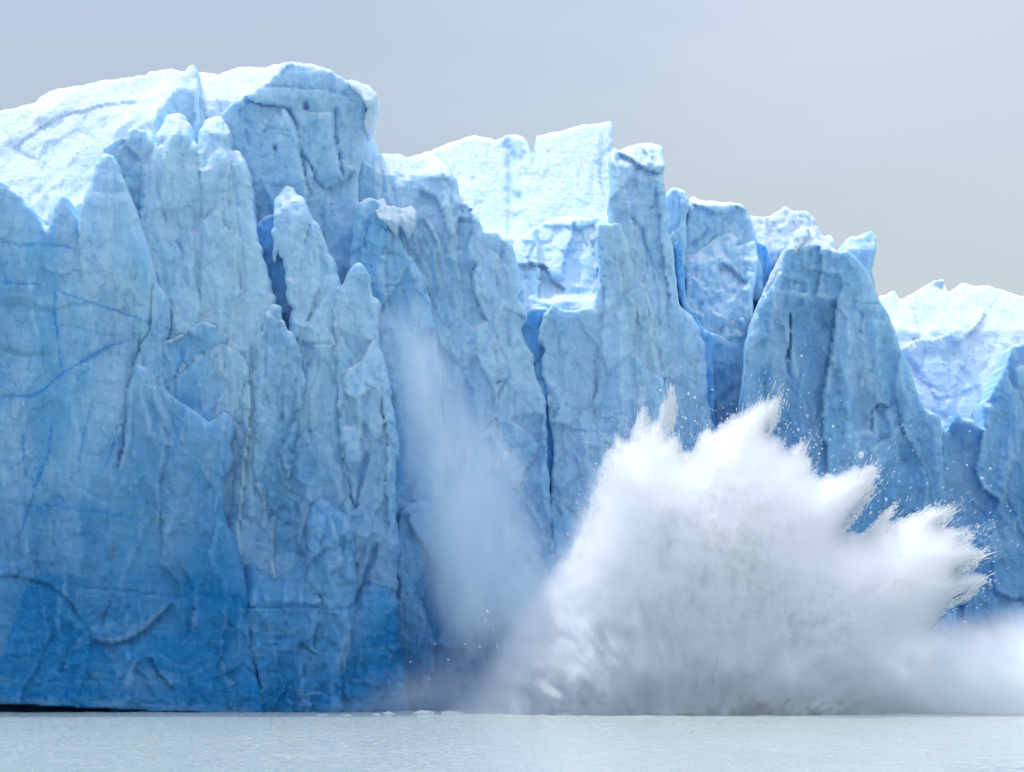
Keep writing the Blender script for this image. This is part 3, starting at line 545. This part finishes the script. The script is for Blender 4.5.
# ------------------------------------------------------------------ lake
def lake():
    def axis(lo, hi, step, outs):
        return np.array(sorted(set([-v for v in outs[0]] + list(np.arange(lo, hi, step)) + [hi] + outs[1])))
    xs = axis(-66, 66, .42, ([30000, 4000, 600, 200, 100], [100, 200, 600, 4000, 30000]))
    ys = axis(226, 404, .42, ([3000, 100], [0, 120, 180, 480, 700, 4000, 40000]))
    gx, gy = np.meshgrid(xs, ys); nx, ny = len(xs), len(ys)
    p = np.column_stack([gx.ravel(), gy.ravel(), np.zeros(nx * ny)])
    win = np.clip((66 - np.abs(p[:, 0])) / 8, 0, 1) * np.clip((p[:, 1] - 226) / 8, 0, 1) * np.clip((404 - p[:, 1]) / 6, 0, 1)
    q = np.column_stack([p[:, 0] * .8 + p[:, 1] * .25, p[:, 1] * .9 - p[:, 0] * .2, p[:, 2]])
    gust = np.clip(.75 + 1.1 * fbm(p * np.array([.035, .016, 1]) + 3, 3), .25, 1.6)
    z = (.125 * fbm(q * .42, 4, .6) + .03 * ridged(q * 1.1 + 9, 2)) * gust * win
    # the wave the fall has raised runs out as a low swell close to the splash
    rr = np.hypot(p[:, 0] - 16, (p[:, 1] - 391) * 1.2)
    z += win * .16 * np.exp(-((rr - 24) / 4.0) ** 2) * (1 + fbm(p * .3, 3))
    V = np.column_stack([p[:, :2], z]); idx = np.arange(nx * ny).reshape(ny, nx)
    Q = np.stack([idx[:-1, :-1], idx[:-1, 1:], idx[1:, 1:], idx[1:, :-1]], -1).reshape(-1, 4)
    m, nt, out = nodes('glacial_water')
    geo = N_(nt, 'NewGeometry'); P = geo.outputs['Position']
    bs = N_(nt, 'BsdfPrincipled'); bs.inputs['Base Color'].default_value = (.45, .52, .49, 1)
    bs.inputs['Roughness'].default_value = .10; bs.inputs['IOR'].default_value = 1.33
    h1 = noise(nt, P, 2.6, 4, .6, (1, .6, 1))
    bp = N_(nt, 'Bump'); bp.inputs['Strength'].default_value = 1; bp.inputs['Distance'].default_value = .5
    nt.links.new(math_(nt, 'MULTIPLY', h1, .5), bp.inputs['Height'])
    nt.links.new(bp.outputs[0], bs.inputs['Normal']); nt.links.new(bs.outputs[0], out.inputs['Surface'])
    return tag(link('lake_water', mesh_np('lake_water', V, Q), m), kind='structure')
lake()

# ------------------------------------------------------------------ splash, powder, mist
for o in list(sc.objects):
    if o.type == 'MESH' and o.parent is None and o.get('label') and not o.get('kind'): o['kind'] = 'thing'
def lens(name, poly, Yc, mat, parent=None, fall=1, inset=0.0, Tmax=12.0, soft=4.0, g=3.0, cen=(690, 800), spike=0.0, rad=1.0, reach=140, ns=1.0, ycurve=None):
    """A closed body swelling from its outline to both sides, streaked along lines that run out from CEN."""
    pc = catmull(poly, True, 2.0)
    rel = pc - np.array(cen); rr = np.hypot(rel[:, 0], rel[:, 1]) + 1e-6; th = np.arctan2(rel[:, 1], rel[:, 0])
    if spike:
        up = np.clip((690 - pc[:, 1]) / 60, 0, 1)
        sp = ridged(np.column_stack([th * 15, rr * .004, np.full(len(th), 3.)]), 4) + .7 * ridged(np.column_stack([th * 45, rr * .006, np.full(len(th), 9.)]), 3)
        pc = np.array(cen) + rel * (1 + (spike * sp * up / rr * 1.0))[:, None]
    x0, y0 = pc.min(0) - 2 * g; x1, y1 = pc.max(0) + 2 * g
    xs = np.arange(x0, x1, g); ys = np.arange(y0, y1, g); nx, ny = len(xs), len(ys)
    gx, gy = np.meshgrid(xs, ys); C = np.column_stack([(gx[:-1, :-1] + g / 2).ravel(), (gy[:-1, :-1] + g / 2).ravel()])
    keep = inside(C, pc)
    if inset:
        dc = seg_dist(C, pc, True, reach)[0]; keep &= dc > inset
    keep = keep.reshape(ny - 1, nx - 1)
    idx = np.arange(nx * ny).reshape(ny, nx)
    q = np.stack([idx[:-1, :-1], idx[1:, :-1], idx[1:, 1:], idx[:-1, 1:]], -1)[keep]
    used, inv = np.unique(q, return_inverse=True); q = inv.reshape(-1, 4)
    P = np.column_stack([gx.ravel(), gy.ravel()])[used]; N = len(P)
    e = np.concatenate([q[:, [0, 1]], q[:, [1, 2]], q[:, [2, 3]], q[:, [3, 0]]])
    be = e[~np.isin(e[:, 0] * N + e[:, 1], e[:, 1] * N + e[:, 0])]; bv = np.unique(be)
    d, near, _, _ = seg_dist(P, pc, True, reach)
    d = np.maximum(d - inset, 0)
    if not inset: P[bv] = near[bv]
    d[bv] = 0
    s = Yc / F
    rel = P - np.array(cen); rr = np.hypot(rel[:, 0], rel[:, 1]); th = np.arctan2(rel[:, 1], rel[:, 0])
    T = Tmax * (1 - np.exp(-(d * s / soft) ** fall))
    ctr = Yc if ycurve is None else Yc + np.interp(P[:, 1], *zip(*ycurve))
    def side(sg, seed):
        fi = fbm(np.column_stack([P * s * .55, np.full(N, seed + 9.)]), 4, .6)
        st = fbm(np.column_stack([th * 9 * ns, rr * .012 * ns, np.full(N, seed)]), 3, .6) + .38 * ridged(np.column_stack([th * 26 + .4 * np.sin(rr * .03), rr * .010, np.full(N, seed + 3)]), 3)
        cl = fbm(np.column_stack([P * s * .16 * ns, np.full(N, seed + 5.)]), 5, .6)
        Y = ctr + sg * T * (1 + rad * (.5 * st + .6 * cl + .35 * fi))
        return np.column_stack([(P[:, 0] - 512) / F * Y, Y, H + (HZ - P[:, 1]) / F * Y])
    Fv, Bv = side(-1, 2.), side(1, 60.)
    remap = N + np.arange(N); remap[bv] = bv
    Q = np.concatenate([q, remap[q][:, ::-1]])
    u, inv = np.unique(Q, return_inverse=True)
    return link(name, mesh_np(name, np.concatenate([Fv, Bv])[u], inv.reshape(-1, 4)), mat, parent)

def fog(name, dens, col, scale, lo, hi, floor=0.0, aniso=.2, vec=(1, 1, 1), height=None, xramp=None, radial=False):
    m, nt, out = nodes(name)
    geo = N_(nt, 'NewGeometry'); P = geo.outputs['Position']
    sep = N_(nt, 'SeparateXYZ'); nt.links.new(P, sep.inputs[0])
    co = P
    dn = maprange(nt, noise(nt, co, scale, 3, .6, vec), lo, hi, floor, 1)
    dn = math_(nt, 'MULTIPLY', dn, dens)
    if height:
        zn = math_(nt, 'ADD', sep.outputs['Z'], math_(nt, 'MULTIPLY', math_(nt, 'SUBTRACT', noise(nt, P, .05, 4, .6), .5), height[2]))
        dn = math_(nt, 'MULTIPLY', dn, math_(nt, 'POWER', maprange(nt, zn, height[0], height[1], 1, 0, False), height[3]))
    if xramp:
        dn = math_(nt, 'MULTIPLY', dn, maprange(nt, sep.outputs['X'], *xramp))
    pv = N_(nt, 'VolumePrincipled'); pv.inputs['Color'].default_value = (*col, 1); pv.inputs['Anisotropy'].default_value = aniso
    nt.links.new(dn, pv.inputs['Density']); nt.links.new(pv.outputs[0], out.inputs['Volume'])
    return m

SPLASH = [(606, 840), (600, 722), (588, 690), (572, 656), (566, 630), (566, 606), (572, 576), (582, 548), (594, 514), (603, 480), (612, 456), (620, 446), (628, 449), (637, 434), (646, 416), (650, 436), (657, 432), (663, 418), (671, 397), (674, 398), (669, 425), (666, 441), (677, 446), (684, 463), (700, 445), (709, 434), (714, 440), (728, 430), (748, 416), (768, 407), (777, 404), (774, 424), (766, 443), (780, 446), (786, 456), (803, 447), (803, 462), (810, 476), (816, 485), (836, 481), (858, 475), (872, 472), (869, 484), (870, 491), (856, 514), (845, 527), (838, 543), (858, 541), (876, 524), (889, 511), (886, 522), (884, 532), (904, 522), (925, 514), (951, 511), (943, 522), (936, 530), (956, 533), (971, 537), (955, 546), (979, 556), (966, 568), (952, 578), (977, 583), (970, 594), (947, 605), (935, 617), (924, 634), (922, 648), (932, 672), (944, 700), (950, 725), (960, 840)]
YS = 391.0
def white_foam(name, through, c=(.76, .785, .81, 1)):
    m, nt, out = nodes(name)
    d = N_(nt, 'BsdfDiffuse'); d.inputs['Color'].default_value = c
    t = N_(nt, 'BsdfTranslucent'); t.inputs['Color'].default_value = c
    mx = N_(nt, 'MixShader'); mx.inputs[0].default_value = through
    nt.links.new(d.outputs[0], mx.inputs[1]); nt.links.new(t.outputs[0], mx.inputs[2]); nt.links.new(mx.outputs[0], out.inputs['Surface'])
    return m
M_WHITE = white_foam('white_water', 0.0); M_SPRAY = white_foam('spray_drops', .5, (.92, .94, .95, 1))
sp = bpy.data.objects.new('water_splash', None); COL.objects.link(sp); sp.location = (0, 0, 0)
tag(sp, 'huge white splash bursting from the lake in feathery jets in front of the ice cliff', 'splash')
CORE = [(640, 840), (632, 722), (622, 690), (608, 656), (600, 622), (596, 590), (594, 562), (598, 530)] + SPLASH[9:]
lens('spray_core', CORE, YS, M_WHITE, sp, inset=2.5, g=2.2, Tmax=8.5, soft=4.0, spike=7, rad=.34, ns=1.5)
lens('spray_cloud', SPLASH, YS, fog('spray_fog', .26, (.972, .977, .985), .16, .30, .62, .3, .35), sp, Tmax=10.5, soft=1.1, spike=12, rad=.3)
SKIRT = [(420, 800), (436, 712), (468, 674), (496, 634), (522, 590), (548, 545), (572, 500), (594, 462), (616, 452), (650, 500), (690, 570), (720, 640), (790, 660), (830, 690), (850, 800)]
lens('spray_skirt', SKIRT, YS - 1, fog('skirt_fog', .56, (.975, .985, 1.0), .13, .34, .66, .15, .35), sp, fall=2, Tmax=9, soft=4.0)

POWDER = [(366, 310), (376, 296), (388, 300), (398, 272), (414, 258), (430, 264), (448, 300), (466, 350), (490, 400), (518, 440), (545, 490), (568, 560), (578, 620), (560, 668), (500, 684), (446, 664), (422, 600), (404, 520), (390, 450), (376, 380)]
pw = lens('ice_powder', POWDER, 397, fog('powder_fog', 1.05, (.90, .965, 1.0), .15, .41, .66, .07, .35, (1, 1, .45), (10, 50, 18, .9)), fall=2, Tmax=7, soft=5.2, cen=(400, 200), spike=0, ycurve=[(300, 3), (500, 1), (720, -3)])
tag(pw, 'veil of falling powdered ice drifting down the cliff between the left massif and the splash', 'ice powder', kind='stuff')

MIST = [(270, 735), (290, 712), (340, 690), (400, 655), (450, 620), (520, 600), (600, 590), (700, 590), (900, 600), (960, 598), (1060, 590), (1180, 610), (1240, 735)]
ms = lens('mist', MIST, 389, fog('mist_fog', .30, (.975, .99, 1.0), .07, .34, .68, .12, .4, (.6, 1, 1), (0, 10.5, 6, 1.3), (-3, 38, .20, 4.5)), fall=2, Tmax=8, soft=3, cen=(640, 1500), spike=0)
tag(ms, 'low pale mist spreading over the water at the foot of the cliff', 'mist', kind='stuff')

# fine spray round the rim of the splash: drops and long tapering jets flung outwards
def slivers(name, q, dr, ln, wd, curve=0.0):
    """tapering slivers, five points along each, triangular section, sagging as they fly"""
    n = len(q); a = np.cross(dr, rng.normal(size=(n, 3))); a /= np.linalg.norm(a, axis=1)[:, None]; b2 = np.cross(dr, a)
    prof = ((-1, 0), (-.45, .9), (.1, 1.0), (.6, .55), (1, 0)); V = []
    for t, w_ in prof:
        c = q + dr * (ln * t)[:, None]; c[:, 2] -= curve * ln * (t + 1) ** 2
        for k in range(3):
            V.append(c + (wd * w_)[:, None] * (math.cos(2.094 * k) * a + math.sin(2.094 * k) * b2))
    V = np.stack(V, 1).reshape(-1, 3); i = np.arange(n)[:, None] * 15; Q = []
    for s_ in range(4):
        for k in range(3):
            Q.append(i + np.array([s_ * 3 + k, s_ * 3 + (k + 1) % 3, s_ * 3 + 3 + (k + 1) % 3, s_ * 3 + 3 + k]))
    o = link(name, mesh_np(name, V, np.concatenate(Q)), M_SPRAY, sp); o['kind'] = 'stuff'
def rim(n, cen, tips=0.0):
    pc = catmull(SPLASH, True, 2.0); c = np.array(cen)
    rel = pc - c; rr = np.hypot(rel[:, 0], rel[:, 1]); sm = np.convolve(np.concatenate([rr[-30:], rr, rr[:30]]), np.ones(61) / 61, 'valid')
    wt = np.clip((rr - sm) / 18, .05, 1.5) if tips else np.ones(len(pc)); wt[pc[:, 1] > 660] = 0; wt[(pc[:, 0] < 600) & (pc[:, 1] > 560)] *= .2
    k = rng.choice(len(pc), n, p=wt / wt.sum())
    u = rel[k] / rr[k][:, None]
    return pc[k], u
def to3(p, Y):
    return np.column_stack([(p[:, 0] - 512) / F * Y, Y, H + (HZ - p[:, 1]) / F * Y])
n = 9000; p, u = rim(n, (690, 760))
off = rng.exponential(1, n) * rng.choice([3, 6, 12, 22], n, p=[.45, .3, .17, .08]) - 5
p = p + u * off[:, None] + rng.normal(size=(n, 2)) * 2.2; p[:, 1] += np.maximum(off, 0) * .2
Y = YS + rng.normal(size=n) * 2.5; q = to3(p, Y); ok = q[:, 2] > .3
dr = np.column_stack([u[:, 0], rng.normal(size=n) * .4, -u[:, 1] + rng.normal(size=n) * .2]); dr /= np.linalg.norm(dr, axis=1)[:, None]
slivers('droplets', q[ok], dr[ok], (rng.uniform(.04, .16, n) * rng.choice([1, 1, 2], n))[ok], (rng.uniform(.02, .05, n))[ok])
n = 1100; p, u = rim(n, (690, 780), tips=1)
ang = rng.normal(size=n) * .10; cs, sn = np.cos(ang), np.sin(ang); u = np.column_stack([u[:, 0] * cs - u[:, 1] * sn, u[:, 0] * sn + u[:, 1] * cs])
ln = rng.gamma(1.6, .28, n) + .12
p = p + u * (rng.normal(size=n) * 6 - 2)[:, None] + rng.normal(size=(n, 2)) * 2
Y = YS + rng.normal(size=n) * 2.0; q = to3(p, Y)
dr = np.column_stack([u[:, 0], rng.normal(size=n) * .35, -u[:, 1]]); dr /= np.linalg.norm(dr, axis=1)[:, None]
slivers('jets', q, dr, ln, ln * rng.uniform(.03, .06, n), .05)

# ------------------------------------------------------------------ flying ice chunks
def lumpmesh(name, seed, sub=2, rough=.35, flat=1.0):
    import bmesh
    bm = bmesh.new(); bmesh.ops.create_icosphere(bm, subdivisions=sub, radius=1)
    V = np.array([v.co[:] for v in bm.verts]); n = fbm(V * 1.1 + seed * 7.7, 3, .6); f1, f2, iv = worley(V * 1.0 + seed * 3.1)
    k = 1 + rough * n - rough * .8 * (f1 - .5)
    V = V * k[:, None] * np.array([1, .8, flat])
    for v, c in zip(bm.verts, V): v.co = c
    me = bpy.data.meshes.new(name); bm.to_mesh(me); bm.free()
    me.polygons.foreach_set('use_smooth', np.ones(len(me.polygons), bool)); return me
def chunk_material():
    m, nt, out = nodes('white_ice')
    geo = N_(nt, 'NewGeometry')
    bs = N_(nt, 'BsdfPrincipled'); bs.inputs['Roughness'].default_value = .6
    nt.links.new(mix(nt, noise(nt, geo.outputs['Position'], 2.5, 4), (.80, .88, .93), (.92, .94, .96)), bs.inputs['Base Color'])
    bp = N_(nt, 'Bump'); bp.inputs['Distance'].default_value = .2; nt.links.new(noise(nt, geo.outputs['Position'], 4, 4), bp.inputs['Height']); nt.links.new(bp.outputs[0], bs.inputs['Normal'])
    t = N_(nt, 'BsdfTranslucent'); t.inputs['Color'].default_value = (.86, .91, .95, 1)
    mx = N_(nt, 'MixShader'); mx.inputs[0].default_value = .4
    nt.links.new(bs.outputs[0], mx.inputs[1]); nt.links.new(t.outputs[0], mx.inputs[2]); nt.links.new(mx.outputs[0], out.inputs['Surface']); return m
M_CHUNK = chunk_material()
CH = [lumpmesh('ice_chunk', i, 2, .6) for i in range(4)]
for me in CH: me.materials.append(M_CHUNK)
def chunk(px, py, rpx, Y, label, group=None):
    o = bpy.data.objects.new('ice_chunk', random.choice(CH)); COL.objects.link(o)
    o.location = at(px, py, Y); k = rpx * Y / F
    o.scale = (k * random.uniform(.8, 1.2), k, k * random.uniform(.8, 1.2)); o.rotation_euler = [random.uniform(0, 6.28) for _ in range(3)]
    tag(o, label, 'ice chunk', group)
chunk(861, 455, 3.0, 393, 'largest white ice chunk in the air, above the right jets of the splash')
chunk(878, 477, 2.3, 393, 'second largest flying ice chunk, just off the tip of a right jet')
for (cx, cy, sx_, sy_, n, lab) in ((690, 420, 22, 26, 30, 'tiny ice chunk flung above the thin left jet of the splash'), (806, 446, 18, 26, 46, 'tiny ice chunk flung above the middle notch of the splash'), (800, 385, 28, 30, 12, 'tiny ice chunk flung high above the splash against the right buttress'),
                               (930, 500, 45, 28, 34, 'tiny ice chunk flung above the right jets of the splash'), (962, 612, 30, 38, 52, 'tiny ice chunk flung beside the right edge of the splash'), (603, 485, 12, 30, 34, 'tiny ice chunk flung beside the left edge of the splash'), (690, 660, 70, 26, 16, 'tiny ice chunk in front of the shadowed foot of the splash'), (480, 640, 50, 22, 14, 'tiny ice chunk in the dark mist left of the splash')):
    for _ in range(n):
        x, y = random.gauss(cx, sx_), random.gauss(cy, sy_)
        chunk(x, min(y, 704), random.choice((.65, .75, .8, .9, 1.0, 1.2, 1.5)), YS - random.uniform(3, 9) if cy > 600 else YS + random.uniform(-4, 4), lab, lab.replace('tiny ice chunk', 'ice chunks'))

# ------------------------------------------------------------------ floes on the lake
FL = [(152, 709.5, 3.2, .8, 'tiny white floe at the foot of the left slab, first of two'), (171, 710, 2.4, .7, 'tiny white floe at the foot of the left slab, smaller of two'), (213, 709.5, 4.6, 1.5, 'small white floe with a little peak at the right end of the dark notch'),
      (323, 713.2, 6.5, .8, 'flat thin white floe below the rounded ice block'), (348, 713.6, 5, .7, 'flat short white floe just right of the flat thin one'), (376, 713.2, 4, 1.2, 'small white floe left of the lumpy one near the cliff foot'), (388, 712.8, 6, 2.0, 'lumpy white floe with a small bump, left of the two largest'),
      (424, 713.2, 10, 3.2, 'largest white floe, humped, floating below the falling powder'), (453, 713.4, 13, 2.4, 'longest white floe with two low humps beside the largest'), (501, 714, 1.8, 1.6, 'tiny lone white ice lump floating left of the splash'), (541, 714, 4, 1.2, 'small white floe at the left foot of the splash'), (585, 714.3, 5, .9, 'thin white floe at the left end of the foam line')]
for i, (px, py, hw, hh, lab) in enumerate(FL):
    Y = F * H / (py + 2.2 - HZ); k = Y / F
    me = lumpmesh('ice_floe', 20 + i, 3, .55); me.materials.append(M_CHUNK)
    o = bpy.data.objects.new('ice_floe', me); COL.objects.link(o); o.location = at(px, py + 2.2, Y)
    o.scale = (hw * k, hw * k * 1.3, max(hh * k * 1.6, .08)); tag(o, lab, 'ice floe', 'ice floes on the lake')

# foam churned up along the foot of the splash
def foam():
    n = 420; px = np.concatenate([rng.uniform(556, 700, 230), rng.normal(676, 9, 70), rng.uniform(700, 960, 120)])
    hh = np.concatenate([rng.uniform(.05, .16, 230), rng.uniform(.2, .7, 70), rng.uniform(.04, .12, 120)])
    VV, TT = [], []
    base = lumpmesh('foam_bit', 77, 1, .5); bv = np.array([v.co[:] for v in base.vertices]); bt = np.array([p.vertices[:] for p in base.polygons]); bpy.data.meshes.remove(base)
    for k in range(n):
        Y = 386.5 + rng.normal() * 1.2; r_ = hh[k] * rng.uniform(1.5, 4)
        VV.append(bv * np.array([r_, r_ * 1.5, hh[k]]) + np.array([(px[k] - 512) / F * Y, Y, .02])); TT.append(bt + k * len(bv))
    o = link('foam', mesh_np('foam', np.concatenate(VV), np.zeros((0, 4), int), np.concatenate(TT)), M_WHITE)
    tag(o, 'line of white foam churned up along the foot of the splash', 'foam', kind='stuff')
foam()
